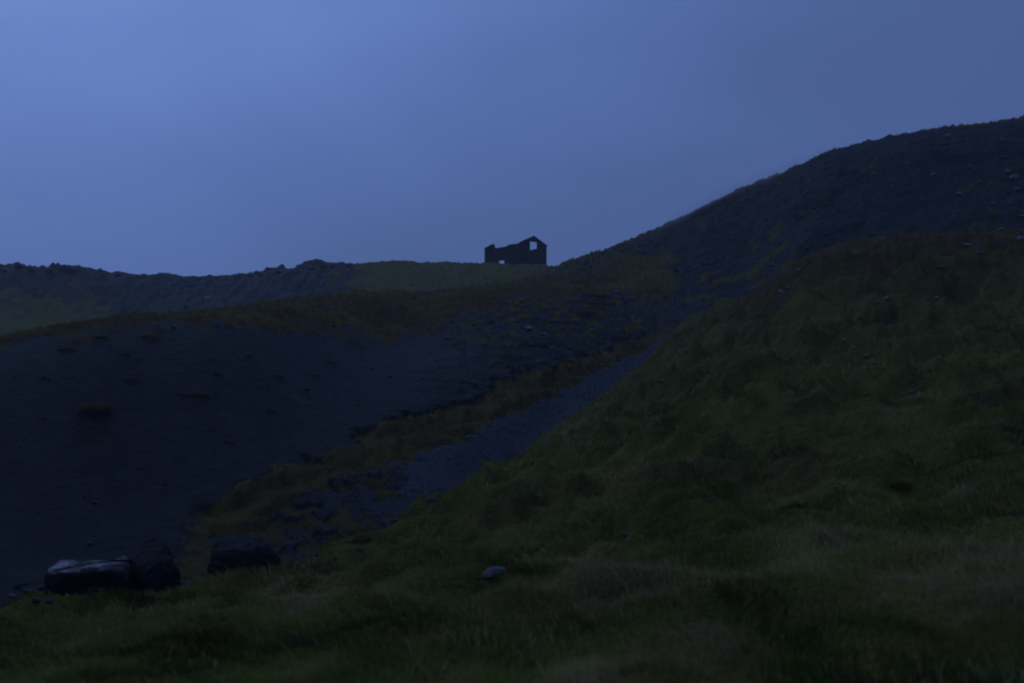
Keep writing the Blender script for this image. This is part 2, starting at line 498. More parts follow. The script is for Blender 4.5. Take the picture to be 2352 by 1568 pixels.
def terrain_material():
    m, nt, b = new_mat("moorland")
    geo = nt.nodes.new("ShaderNodeNewGeometry")
    P = geo.outputs["Position"]
    nA = n_noise(nt, P, 0.6, 6, 0.6)
    nB = n_noise(nt, P, 5.0, 5, 0.65)
    nC = n_noise(nt, P, 22.0, 3, 0.6)
    vor = nt.nodes.new("ShaderNodeTexVoronoi")
    vor.inputs["Scale"].default_value = 3.2
    vor.inputs["Randomness"].default_value = 1.0
    nt.links.new(P, vor.inputs["Vector"])
    vgrey = n_math(nt, 'POWER', vor.outputs["Color"], 2.4)
    shale = n_ramp(nt, nB, [(0.25, (0.0048, 0.0064, 0.0062)), (0.55, (0.0085, 0.0114, 0.0110)), (0.8, (0.020, 0.025, 0.024))])
    shale = n_mix(nt, n_math(nt, 'MULTIPLY', vgrey, 0.15), shale, (0.085, 0.085, 0.09))
    grav = n_ramp(nt, nC, [(0.25, (0.018, 0.022, 0.027)), (0.55, (0.041, 0.050, 0.058)), (0.8, (0.10, 0.117, 0.13))])
    rock = n_mix(nt, n_attr(nt, "gravel"), shale, grav)
    green = n_ramp(nt, nA, [(0.25, (0.060, 0.066, 0.013)), (0.5, (0.115, 0.112, 0.020)), (0.72, (0.175, 0.145, 0.032))])
    green = n_mix(nt, n_math(nt, 'MULTIPLY', nC, 0.55), green, (0.046, 0.037, 0.012))
    mossc = n_ramp(nt, nB, [(0.3, (0.050, 0.035, 0.010)), (0.6, (0.115, 0.082, 0.018)), (0.8, (0.165, 0.120, 0.026))])
    heath = n_ramp(nt, nB, [(0.3, (0.034, 0.020, 0.011)), (0.6, (0.078, 0.049, 0.024)), (0.8, (0.12, 0.082, 0.042))])
    veg = n_mix(nt, n_attr(nt, "moss"), green, mossc)
    veg = n_mix(nt, n_attr(nt, "heather"), veg, heath)
    gm = n_math(nt, 'ADD', n_attr(nt, "cover"), n_math(nt, 'MULTIPLY', n_math(nt, 'SUBTRACT', nB, 0.5), 0.9))
    gfac = n_ramp(nt, gm, [(0.32, (0, 0, 0)), (0.68, (1, 1, 1))])
    col = n_mix(nt, gfac, rock, veg)
    nt.links.new(col, b.inputs["Base Color"])
    rr = n_ramp(nt, gfac, [(0, (0.62, 0.62, 0.62)), (1, (0.95, 0.95, 0.95))])
    nt.links.new(rr, b.inputs["Roughness"])
    b.inputs["Specular IOR Level"].default_value = 0.05
    hgt = n_math(nt, 'ADD', n_math(nt, 'MULTIPLY', nB, 1.0), n_math(nt, 'MULTIPLY', nC, 0.45))
    n_bump(nt, hgt, 0.9, 0.16, b)
    return m


def blade_material(name, stops, seed_scale=0.5):
    m, nt, b = new_mat(name)
    t = n_attr(nt, "tint")
    col = n_ramp(nt, t, stops)
    nt.links.new(col, b.inputs["Base Color"])
    geo = nt.nodes.new("ShaderNodeNewGeometry")
    la = nt.nodes.new("ShaderNodeAttribute"); la.attribute_name = "land"
    mx = nt.nodes.new("ShaderNodeMixRGB"); mx.inputs[0].default_value = 0.82
    nt.links.new(geo.outputs["Normal"], mx.inputs[1])
    nt.links.new(la.outputs["Vector"], mx.inputs[2])
    nz = nt.nodes.new("ShaderNodeVectorMath"); nz.operation = 'NORMALIZE'
    nt.links.new(mx.outputs[0], nz.inputs[0])
    nt.links.new(nz.outputs[0], b.inputs["Normal"])
    b.inputs["Roughness"].default_value = 0.85
    b.inputs["Specular IOR Level"].default_value = 0.03
    tr = nt.nodes.new("ShaderNodeBsdfTranslucent")
    nt.links.new(col, tr.inputs["Color"])
    ms = nt.nodes.new("ShaderNodeMixShader"); ms.inputs[0].default_value = 0.35
    nt.links.new(b.outputs[0], ms.inputs[1]); nt.links.new(tr.outputs[0], ms.inputs[2])
    nt.links.new(ms.outputs[0], nt.nodes["Material Output"].inputs["Surface"])
    return m


def rock_material(name, lo, mid, hi, rough=(0.35, 0.8), scale=3.0, bump=0.06, spec=0.15, wet=False):
    m, nt, b = new_mat(name)
    tc = nt.nodes.new("ShaderNodeTexCoord")
    P = tc.outputs["Object"]
    a = n_noise(nt, P, scale, 6, 0.65)
    c = n_noise(nt, P, scale * 6, 5, 0.6)
    col = n_ramp(nt, a, [(0.3, lo), (0.55, mid), (0.78, hi)])
    col = n_mix(nt, n_math(nt, 'MULTIPLY', c, 0.5), col, lo)
    nt.links.new(col, b.inputs["Base Color"])
    rr = n_ramp(nt, c, [(0.35, (rough[0],) * 3), (0.65, (rough[1],) * 3)])
    b.inputs["Specular IOR Level"].default_value = spec
    if wet:      # rain lies on the level tops
        geo = nt.nodes.new("ShaderNodeNewGeometry")
        sx = nt.nodes.new("ShaderNodeSeparateXYZ")
        nt.links.new(geo.outputs["True Normal"], sx.inputs[0])
        up = n_ramp(nt, sx.outputs["Z"], [(0.91, (0, 0, 0)), (0.97, (1, 1, 1))])
        up = n_math(nt, 'MULTIPLY', up, n_ramp(nt, a, [(0.44, (0.0, 0.0, 0.0)), (0.56, (1, 1, 1))]))
        rr = n_mix(nt, up, rr, (0.12, 0.12, 0.12))
        sp = n_mix(nt, up, (spec, spec, spec), (0.75, 0.75, 0.75))
        nt.links.new(sp, b.inputs["Specular IOR Level"])
    nt.links.new(rr, b.inputs["Roughness"])
    n_bump(nt, n_math(nt, 'ADD', a, n_math(nt, 'MULTIPLY', c, 0.5)), 0.8, bump, b)
    return m


M_LAND = terrain_material()
M_GRASS = blade_material("grass_blades", [(0.0, (0.040, 0.046, 0.010)), (0.3, (0.096, 0.124, 0.022)), (0.55, (0.178, 0.190, 0.036)), (0.8, (0.24, 0.205, 0.055)), (1.0, (0.36, 0.28, 0.13))])
M_BROWN = blade_material("heather_blades", [(0.0, (0.055, 0.031, 0.014)), (0.5, (0.125, 0.082, 0.030)), (1.0, (0.22, 0.155, 0.06))])
M_MOSS = blade_material("moss_blades", [(0.0, (0.050, 0.036, 0.012)), (0.5, (0.135, 0.095, 0.024)), (1.0, (0.24, 0.175, 0.036))])
M_WET = rock_material("rain_wet_basalt", (0.005, 0.005, 0.006), (0.009, 0.009, 0.0105), (0.016, 0.016, 0.018), (0.55, 0.8), 2.0, 0.035, 0.05, True)
M_BOULDER = rock_material("wet_basalt", (0.005, 0.005, 0.006), (0.009, 0.009, 0.0105), (0.014, 0.015, 0.017), (0.6, 0.85), 2.0, 0.05, 0.06)
M_STONE = rock_material("grey_stone", (0.05, 0.05, 0.055), (0.11, 0.11, 0.115), (0.19, 0.19, 0.195), (0.45, 0.8), 5.0, 0.03)
M_PSTONE = rock_material("pale_stone", (0.12, 0.125, 0.13), (0.22, 0.22, 0.225), (0.34, 0.34, 0.35), (0.45, 0.8), 5.0, 0.03)
M_DSTONE = rock_material("dark_stone", (0.016, 0.016, 0.018), (0.036, 0.036, 0.04), (0.07, 0.07, 0.075), (0.4, 0.8), 3.0, 0.05)
M_SCREE = rock_material("scree_stone", (0.012, 0.0145, 0.0165), (0.027, 0.032, 0.035), (0.085, 0.095, 0.105), (0.45, 0.85), 1.3, 0.02)
M_GRAVEL = rock_material("gravel_stone", (0.020, 0.025, 0.030), (0.048, 0.056, 0.065), (0.14, 0.155, 0.17), (0.45, 0.85), 1.3, 0.02)
M_WALL = rock_material("weathered_concrete", (0.016, 0.016, 0.017), (0.028, 0.028, 0.029), (0.05, 0.05, 0.05), (0.75, 0.95), 1.1, 0.05)
M_COPING = rock_material("coping_stone", (0.014, 0.014, 0.015), (0.024, 0.024, 0.025), (0.045, 0.045, 0.045), (0.75, 0.95), 2.0, 0.03)


# ------------------------------------------------------------------ terrain: one height field, one sheet per landform
sF = 0.25 * (GMAT[4][:-1, :-1] + GMAT[4][1:, :-1] + GMAT[4][:-1, 1:] + GMAT[4][1:, 1:])
uF = 0.25 * (GMAT[5][:-1, :-1] + GMAT[5][1:, :-1] + GMAT[5][:-1, 1:] + GMAT[5][1:, 1:])
region = np.zeros(sF.shape, int)                                   # near slope
region[(sF >= 4.0) & (sF < I_PATH) & (uF < 1550)] = 1                # gully floor
region[(sF >= I_PATH) & (sF < I_SHELF) & (uF < 1550)] = 2            # dark bank
region[(sF >= 4.0) & (sF < I_RIGHT + 0.5) & (uF >= 1550)] = 3        # right hill
region[(sF >= I_SHELF) & (sF < I_RIGHT + 0.5) & (uF >= 1180) & (uF < 1550)] = 3
region[(sF >= I_SHELF) & (uF < 1180)] = 4                            # far ridge and beyond
region[(sF >= I_RIGHT + 0.5)] = 4
vid = np.arange(NR * NC).reshape(NR, NC)
quads = np.stack([vid[:-1, :-1], vid[:-1, 1:], vid[1:, 1:], vid[1:, :-1]], -1)
VCO = np.stack([GX.ravel(), GY.ravel(), GZ.ravel()], -1)
LAND = [
    ("ground", "foreground slope of rough green and brown grass rising to a mound at right", "ground"),
    ("gravel_path", "blue grey gravel gully running up between the dark bank and the grass slope", "path"),
    ("hill", "dark shale bank with a grassy lip left of the gravel gully", "hill"),
    ("hill", "steep mossy scree hill climbing to the upper right behind the mound", "hill"),
    ("hill", "distant hazy ridge on the skyline carrying the ruined building", "hill"),
]
for r, (nm, lab, cat) in enumerate(LAND):
    q = quads[region == r]
    used, inv = np.unique(q.ravel(), return_inverse=True)
    me = np_mesh(nm, VCO[used], inv, np.full(len(q), 4))
    for an, arr in (("cover", GMAT[0]), ("moss", GMAT[1]), ("heather", GMAT[2]), ("gravel", GMAT[3])):
        add_attr(me, an, arr.ravel()[used])
    o = link(nm, me, M_LAND)
    tag(o, lab, cat, None, "structure")


# ------------------------------------------------------------------ grass: real blades
def blades(x, y, z, h, w, lean_dir, lean, tint, base_sink=0.02):
    """two-segment tapered blades as one array of vertices and faces"""
    n = len(x)
    face = rng.uniform(0, math.pi, n)
    px, py = np.cos(face) * w * 0.5, np.sin(face) * w * 0.5
    lx, ly = np.cos(lean_dir) * lean * h, np.sin(lean_dir) * lean * h
    v = np.empty((n, 5, 3))
    v[:, 0] = np.stack([x - px, y - py, z - base_sink], -1)
    v[:, 1] = np.stack([x + px, y + py, z - base_sink], -1)
    mx, my, mz = x + lx * 0.35, y + ly * 0.35, z + h * 0.55
    v[:, 2] = np.stack([mx + px * 0.8, my + py * 0.8, mz], -1)
    v[:, 3] = np.stack([mx - px * 0.8, my - py * 0.8, mz], -1)
    v[:, 4] = np.stack([x + lx, y + ly, z + h * np.clip(1 - 0.35 * lean, 0.3, 1)], -1)
    b = np.arange(n)[:, None] * 5
    f = (b + np.array([0, 1, 2, 3, 3, 2, 4])[None, :]).ravel()
    lt = np.tile([4, 3], n)
    return v.reshape(-1, 3), f, lt, np.repeat(tint, 5)


def scatter(n, y0, y1, power=1.0, amax=0.56):
    """points over the view wedge, denser close by"""
    t = rng.random(n)
    y = (y0 ** (1 - power) + t * (y1 ** (1 - power) - y0 ** (1 - power))) ** (1 / (1 - power)) if power != 1 else y0 * (y1 / y0) ** t
    x = rng.uniform(-amax, amax, n) * np.sqrt(y * y + 9)
    return x, y


GR_V, GR_F, GR_L, GR_T = [], [], [], []
HE_V, HE_F, HE_L, HE_T = [], [], [], []
MO_V, MO_F, MO_L, MO_T = [], [], [], []


def push(store, data):
    V_, F_, L_, T_ = store
    off = sum(len(a) for a in V_)
    V_.append(data[0]); F_.append(data[1] + off); L_.append(data[2]); T_.append(data[3])


# ------------------------------------------------------------------ loose scree and gravel: uncountable, one mesh each
def ico():
    bm = bmesh.new()
    bmesh.ops.create_icosphere(bm, subdivisions=1, radius=1)
    v = np.array([p.co[:] for p in bm.verts]); f = np.array([[q.index for q in p.verts] for p in bm.faces])
    bm.free()
    return v, f


IV, IF = ico()


def stones(x, y, size, flat=0.55):
    n = len(x)
    v = np.repeat(IV[None], n, 0) * rng.uniform(0.65, 1.25, (n, len(IV), 1))
    sc = np.stack([rng.uniform(0.7, 1.4, n), rng.uniform(0.6, 1.1, n), flat * rng.uniform(0.6, 1.3, n)], -1)
    v = v * sc[:, None, :] * size[:, None, None]
    a = rng.uniform(0, 2 * math.pi, n); t = rng.normal(0, 0.35, n)
    y1 = v[..., 1] * np.cos(t)[:, None] - v[..., 2] * np.sin(t)[:, None]
    z1 = v[..., 1] * np.sin(t)[:, None] + v[..., 2] * np.cos(t)[:, None]
    X = v[..., 0] * np.cos(a)[:, None] - y1 * np.sin(a)[:, None]
    Y = v[..., 0] * np.sin(a)[:, None] + y1 * np.cos(a)[:, None]
    out = np.stack([X + x[:, None], Y + y[:, None], z1 + (Hh(x, y) + size * 0.02)[:, None]], -1)
    f = (IF[None] + (np.arange(n) * len(IV))[:, None, None]).reshape(-1)
    return out.reshape(-1, 3), f, np.full(n * len(IF), 3)


x, y = scatter(110000, 13, 160, 0.6)
cov = sample(GMAT[0], x, y); s = sample(GMAT[4], x, y); grv = sample(GMAT[3], x, y)
keep = (cov < 0.4) & (s > 4.1) & (s < 12.2) & (rng.random(len(x)) < 0.1 + 1.1 * vnoise(x * 0.35, y * 0.35, 131) ** 2) & (grv < 0.5)
keep &= ~((uof(x, y) > 1200) & (np.abs(s - I_RIGHT) < 0.12))
keep &= ~((uof(x, y) < 1000) & (s > I_FOOT) & (s < I_CREST) & (rng.random(len(x)) < 0.75))
x, y = x[keep], y[keep]
size = np.clip(0.00085 * y * rng.lognormal(0, 0.5, len(x)), 0.012, 0.4)
me = np_mesh("scree", *stones(x, y, size), smooth=False)
tag(link("scree", me, M_SCREE), "loose dark shale scattered over the banks and the far ridge", "scree", None, "stuff")

x = []; y = []
gx, gy = scatter(260000, 15, 56, 0.5)
k = (sample(GMAT[3], gx, gy) > 0.35) & (sample(GMAT[0], gx, gy) < 0.5)
gx, gy = gx[k][:45000], gy[k][:45000]
size = np.clip(0.00055 * gy * rng.lognormal(0, 0.5, len(gx)), 0.010, 0.13)
me = np_mesh("gravel", *stones(gx, gy, size), smooth=False)
tag(link("gravel", me, M_GRAVEL), "loose grey gravel lying along the floor of the gully", "gravel", None, "stuff")


# ------------------------------------------------------------------ stones that stand out
def hull_mesh(name, pts, cuts=2, rough=0.05, seed=0, bevel=0.04):
    bm = bmesh.new()
    for p in pts:
        bm.verts.new(p)
    r = bmesh.ops.convex_hull(bm, input=bm.verts)
    junk = list({g for g in r["geom_interior"] + r["geom_unused"] if isinstance(g, bmesh.types.BMVert)})
    if junk:
        bmesh.ops.delete(bm, geom=junk, context='VERTS')
    bmesh.ops.dissolve_limit(bm, angle_limit=R(4), verts=bm.verts, edges=bm.edges)
    if bevel:
        bmesh.ops.bevel(bm, geom=list(bm.edges), offset=bevel, segments=2, affect='EDGES', profile=0.6, clamp_overlap=True)
    bmesh.ops.triangulate(bm, faces=bm.faces)
    for _ in range(cuts):
        bmesh.ops.subdivide_edges(bm, edges=[e for e in bm.edges if e.calc_length() > 0.02], cuts=1, use_grid_fill=True)
        bmesh.ops.triangulate(bm, faces=bm.faces)
    bm.normal_update()
    off = Vector((seed * 3.7, seed * 1.3, 0))
    moves = [(v, v.normal * (mnoise.fractal(v.co * 2.2 + off, 1.0, 2.0, 5) * rough)) for v in bm.verts]
    for v, d in moves:
        v.co += d
    me = bpy.data.meshes.new(name)
    bm.to_mesh(me)
    bm.free()
    for p in me.polygons:
        p.use_smooth = True
    return me


def px_points(pts, origin):
    """(photo column, photo row, metres away) to points round an origin"""
    return [Vector(((u - W0 / 2) / F * d, d, EYE + (784 - v) / F * d)) - origin for u, v, d in pts]


def boulder(pts, label, seed, rough=0.05, bevel=0.05, cuts=3, mat=M_BOULDER):
    us = sum(p[0] for p in pts) / len(pts); ds = sum(p[2] for p in pts) / len(pts)
    ox = (us - W0 / 2) / F * ds
    org = Vector((ox, ds, float(Hh(ox, ds))))
    me = hull_mesh("boulder", px_points(pts, org), cuts, rough, seed, bevel)
    o = link("boulder", me, mat)
    o.location = org
    return tag(o, label, "boulder", "boulders by the gully mouth")


boulder([(104, 1316, 11.7), (100, 1400, 11.5), (140, 1288, 12.3), (205, 1296, 11.9), (300, 1298, 11.9), (250, 1308, 11.6), (150, 1320, 11.6), (296, 1330, 11.6), (308, 1400, 11.7), (205, 1400, 11.5),
         (152, 1283, 12.8), (215, 1290, 12.7), (303, 1291, 12.5), (110, 1400, 13.2), (308, 1400, 13.2), (112, 1304, 12.5)],
        "low dark boulder with a pale wet flat top, left of the pointed boulder", 1, 0.045, 0.03, 3, M_WET)
boulder([(300, 1350, 11.9), (306, 1290, 12.1), (330, 1240, 12.5), (352, 1233, 12.6), (372, 1244, 12.5), (396, 1280, 12.2), (413, 1318, 12.1), (414, 1400, 12.1),
         (302, 1400, 11.9), (360, 1300, 11.75), (372, 1400, 11.6), (330, 1400, 11.6), (340, 1240, 13.0), (400, 1300, 13.2), (310, 1310, 13.2), (410, 1400, 13.2), (305, 1400, 13.2)],
        "pointed dark boulder between the flat wet boulder and the gap of yellow grass", 2, 0.06, 0.04)
boulder([(482, 1310, 13.2), (485, 1262, 13.4), (502, 1240, 13.7), (535, 1228, 14.0), (575, 1224, 14.1), (612, 1240, 13.8), (640, 1275, 13.6), (656, 1300, 13.6), (660, 1380, 13.6),
         (486, 1380, 13.1), (560, 1260, 13.1), (560, 1380, 12.8), (620, 1380, 13.0), (500, 1260, 15.0), (620, 1268, 15.0), (655, 1370, 15.2), (490, 1370, 15.2)],
        "rounded dark boulder standing alone right of the yellow grass gap", 3, 0.06, 0.09)
boulder([(252, 1284, 13.1), (276, 1262, 13.4), (306, 1286, 13.1), (240, 1300, 13.3), (310, 1300, 13.3), (282, 1266, 13.8), (255, 1300, 14.0), (312, 1300, 14.0)],
        "small dark wedge of rock propped behind the flat wet boulder", 4, 0.02, 0.02, 2, M_WET)

STONES = []
for k in range(6):
    pr = random.Random(40 + k)
    pts = []
    for _ in range(16):
        d = Vector((pr.gauss(0, 1), pr.gauss(0, 1), pr.gauss(0, 1))).normalized()
        pts.append(Vector((d.x * pr.uniform(0.85, 1.25), d.y * pr.uniform(0.6, 0.9), d.z * pr.uniform(0.45, 0.65))))
    STONES.append(hull_mesh("stone", pts, 2, 0.06, k + 10, 0.05))
stone_mats = {"grey": M_STONE, "dark": M_DSTONE, "pale": M_PSTONE}
STONE_LIB = {}
for key, mt in stone_mats.items():
    for i, me in enumerate(STONES):
        m2 = me.copy()
        m2.materials.append(mt)
        STONE_LIB[(key, i)] = m2
_proto = {}
CLEAR = []
_ci = [0]


def stone(u, v, px, label, group, tone="grey", name="stone", cat="stone", sink=0.15, tilt=0.0, shape=None):
    """one loose stone, px = its width in the photograph"""
    p = ground_at(u, v)
    i = _ci[0] % 6 if shape is None else shape
    _ci[0] += 1
    if (tone, i) not in _proto:
        o = bpy.data.objects.new(name, STONE_LIB[(tone, i)])
        _proto[(tone, i)] = o
    else:
        o = _proto[(tone, i)].copy()
        o.name = name
    scene.collection.objects.link(o)
    r = px / F * p.y / 2.2
    o.scale = (r, r, r)
    o.rotation_euler = (random.gauss(0, 0.15), tilt + random.gauss(0, 0.12), random.uniform(-0.5, 0.5))
    o.location = (p.x, p.y, p.z + r * (0.45 - sink))
    if p.y < 50:
        CLEAR.append((p.x, p.y, r))
    return tag(o, label, cat, group)


stone(1134, 1334, 66, "lone blue grey stone lying in the foreground grass below a rusty tuft", None, "pale", sink=-0.15, tilt=-0.5)
stone(1437, 1230, 30, "flat pale stone sunk in the grass uphill of the lone blue grey stone", None, "grey", sink=0.3)
stone(207, 1252, 20, "small dark stone perched at the bank foot above the flat wet boulder", None, "dark", sink=0.0)
stone(991, 1151, 30, "blocky grey stone at the grassy edge of the gravel gully", None, "grey")
stone(1213, 759, 26, "largest pale stone on the dark scree under the ruin", None, "pale")
stone(1264, 751, 13, "small pale stone just right of the largest one on the dark scree", None, "pale")
stone(1201, 696, 17, "pale flat stone at the top lip of the dark scree, left one", None, "grey")
stone(1272, 691, 12, "small pale round stone at the top lip of the dark scree, right one", None, "grey")
stone(478, 690, 20, "pale flat stone alone on the hazy face of the far ridge", None, "pale")
stone(440, 657, 18, "grey stone high on the far ridge above the pale flat one", None, "grey")
stone(1727, 668, 24, "long pale slab on the left flank of the grassy mound", None, "grey", tilt=-0.5)
stone(1976, 735, 17, "pale upright stone in the middle of the grassy mound", None, "grey")
stone(1993, 909, 18, "pale stone beside dark hollows on the right grass slope", None, "grey")
stone(1520, 878, 18, "pale stone in the grass right of the gully head", None, "grey")
stone(2178, 314, 16, "pale block just under the brow of the right hill", None, "pale")
for (u, v, w) in ((1163, 612, 7), (1178, 613, 9), (1222, 612, 10), (1232, 614, 7), (1239, 612, 9), (1128, 612, 8), (1205, 616, 6)):
    stone(u, v, w, "fallen block of stone in the grass at the foot of the ruin", "fallen blocks below the ruin", "grey")
for (u, v, w) in ((40, 1350, 30), (66, 1362, 34), (92, 1352, 26), (28, 1372, 26), (82, 1382, 30), (112, 1386, 26), (58, 1340, 18)):
    stone(u, v, w, "rough grey rubble stone heaped left of the flat wet boulder", "rubble stones beside the boulders", "grey" if w < 28 else "dark")
for (u, v, w) in ((2089, 380, 13), (2145, 407, 14), (2202, 450, 14), (2314, 400, 15), (2332, 413, 18), (2337, 440, 12), (2173, 344, 9), (2302, 328, 11), (2310, 364, 12), (2050, 430, 8),
                  (2250, 420, 9), (2280, 470, 10), (2120, 460, 8), (2230, 385, 9), (2345, 500, 11), (2190, 500, 9), (2010, 400, 7), (2070, 350, 8), (2265, 350, 8), (2325, 470, 9)):
    stone(u, v, w * 1.3, "small pale stone on the scree face of the right hill", "pale stones on the right hill", "pale", sink=0.0)
for (u, v, w) in ((2220, 570, 18), (2345, 552, 16), (2251, 585, 12), (2300, 531, 13), (1794, 674, 13), (1810, 666, 10), (1771, 613, 12), (1835, 625, 12), (2040, 691, 17), (2017, 699, 9),
                  (2160, 620, 12), (2154, 689, 14), (1969, 590, 9), (2092, 902, 14), (2110, 915, 10), (2075, 908, 9), (1960, 800, 10), (1990, 820, 14), (2008, 835, 10), (1940, 785, 10)):
    stone(u, v, w * 1.3, "small weathered stone half buried in the grassy mound", "stones on the grassy mound", "pale", sink=0.0)
for (u, v, w) in ((1448, 689, 15), (1416, 673, 12), (1250, 770, 9), (1310, 800, 9), (1340, 775, 8), (1230, 720, 8), (1290, 720, 7), (1180, 740, 8), (1360, 760, 9), (1330, 690, 8), (1405, 740, 8), (1270, 800, 9), (1160, 715, 7), (1390, 700, 8)):
    stone(u, v, w * 1.3, "small loose stone on the dark scree under the ruin", "stones on the dark scree", "pale", sink=0.0)
for (u, v, w) in ((976, 1215, 16), (895, 1259, 22), (824, 1263, 18), (770, 1285, 18), (730, 1275, 15), (860, 1225, 13), (905, 1195, 14), (880, 1205, 10), (800, 1245, 14), (945, 1170, 12),
                  (1110, 1000, 9), (1190, 960, 9), (1290, 905, 9), (1360, 860, 8), (1245, 935, 8), (1150, 985, 8), (840, 1150, 10), (925, 1110, 9)):
    stone(u, v, w, "loose blue grey stone along the gravel gully", "stones along the gully")
for (u, v, w) in ((12, 622, 30), (42, 612, 34), (72, 622, 22), (112, 622, 30), (150, 620, 34), (172, 622, 24), (235, 630, 14), (270, 632, 20), (318, 636, 12), (375, 638, 8), (575, 633, 16), (600, 632, 12),
                  (640, 625, 24), (668, 624, 14), (715, 616, 18), (742, 611, 26), (765, 613, 18), (800, 611, 14), (850, 605, 10), (455, 640, 8), (520, 638, 9)):
    stone(u, v + 4, w, "dark weathered crag rising from the crest of the far ridge", "crags along the far ridge", "dark", name="crag", cat="crag", sink=0.1)


# ------------------------------------------------------------------ tufts that stand out
def tuft_mesh(name, n, h, spread, w, seed, mat):
    g = np.random.default_rng(seed)
    r = np.sqrt(g.random(n)) * spread; a = g.uniform(0, 2 * math.pi, n)
    x, y = r * np.cos(a), r * np.sin(a)
    dome = np.sqrt(np.clip(1 - (r / spread) ** 2, 0, 1))
    data = blades(x, y, dome * h * 0.3 - 0.05 * h, h * g.uniform(0.5, 1.0, n) * (0.5 + 0.5 * dome), np.full(n, w) * g.uniform(0.6, 1.3, n),
                  a + g.normal(0, 0.5, n), np.clip(0.25 + r / spread * 0.9 + g.normal(0, 0.15, n), 0, 1.5), np.clip(g.normal(0.62, 0.22, n), 0, 1), 0.15 * h)
    me = np_mesh(name, data[0], data[1], data[2])
    add_attr(me, "tint", data[3])
    ln = np.stack([x * 0.5, y * 0.5, np.full(n, 0.8)], -1)
    add_land(me, np.repeat(ln / np.linalg.norm(ln, axis=-1, keepdims=True), 5, 0))
    me.materials.append(mat)
    return me


T_MOSS = [tuft_mesh("moss_cushion", 700, 0.5, 1.0, 0.05, 200 + k, M_MOSS) for k in range(3)]
T_BROWN = [tuft_mesh("heather_tuft", 420, 0.9, 1.0, 0.05, 210 + k, M_BROWN) for k in range(3)]
T_GRASS = [tuft_mesh("grass_tussock", 900, 1.1, 1.0, 0.03, 220 + k, M_GRASS) for k in range(2)]
_tp = {}


def tuft(lib, name, u, v, px, label, cat, group=None, tall=1.0):
    p = ground_at(u, v)
    k = _ci[0] % len(lib); _ci[0] += 1
    me = lib[k]
    if me.name not in _tp:
        o = bpy.data.objects.new(name, me); _tp[me.name] = o
    else:
        o = _tp[me.name].copy(); o.name = name
    scene.collection.objects.link(o)
    r = px / F * p.y / 2
    o.scale = (r, r, r * tall)
    o.rotation_euler = (0, 0, random.uniform(0, 6.28))
    o.location = p
    return tag(o, label, cat, group)


tuft(T_BROWN, "heather_tuft", 220, 945, 62, "largest rusty tuft alone on the lower left of the dark bank", "heather", None, 0.9)
tuft(T_BROWN, "heather_tuft", 1165, 1310, 58, "rusty brown tuft just behind the lone blue grey stone", "heather", None, 0.8)
tuft(T_BROWN, "heather_tuft", 837, 1242, 50, "dark brown tuft at the grassy lip of the gully beside rubble", "heather", None, 0.9)
tuft(T_GRASS, "grass_tussock", 905, 1395, 86, "dark shaggy grass tussock in the lower foreground", "grass tussock", None, 0.9)
tuft(T_GRASS, "grass_tussock", 2068, 1118, 40, "pale straw tussock on the right foreground slope", "grass tussock", None, 1.0)
for (u, v, w) in ((570, 815, 36), (525, 1012, 30), (595, 886, 26), (285, 812, 34), (640, 862, 34), (500, 856, 40), (460, 905, 50), (620, 940, 34), (345, 775, 50), (760, 830, 42), (150, 800, 44), (230, 775, 40), (420, 905, 30), (720, 860, 34), (480, 985, 18), (300, 870, 36)):
    tuft(T_BROWN, "heather_tuft", u, v, w * 0.75, "low brown tuft scattered over the dark bank", "heather", "brown tufts on the dark bank", 0.32)
for (u, v, w) in ((1358, 699, 62), (1342, 720, 56), (1260, 741, 28), (1300, 741, 40), (1337, 648, 34), (1288, 766, 22), (1417, 775, 40), (1291, 829, 44), (1370, 680, 40), (1240, 790, 40)):
    tuft(T_MOSS, "moss_cushion", u, v, w, "yellow green moss cushion on the dark scree under the ruin", "moss cushion", "moss cushions on the dark scree", 0.5)
for (u, v, w) in ((2167, 332, 22), (2147, 348, 22), (2104, 372, 26), (2131, 378, 18), (2074, 395, 22), (2314, 378, 30), (2342, 389, 26), (2236, 492, 20), (2281, 494, 18), (2200, 360, 20), (2020, 390, 18), (1940, 400, 24), (1900, 470, 30), (1840, 500, 28)):
    tuft(T_MOSS, "moss_cushion", u, v, w, "yellow moss cushion on the face of the right hill", "moss cushion", "moss cushions on the right hill", 0.45)


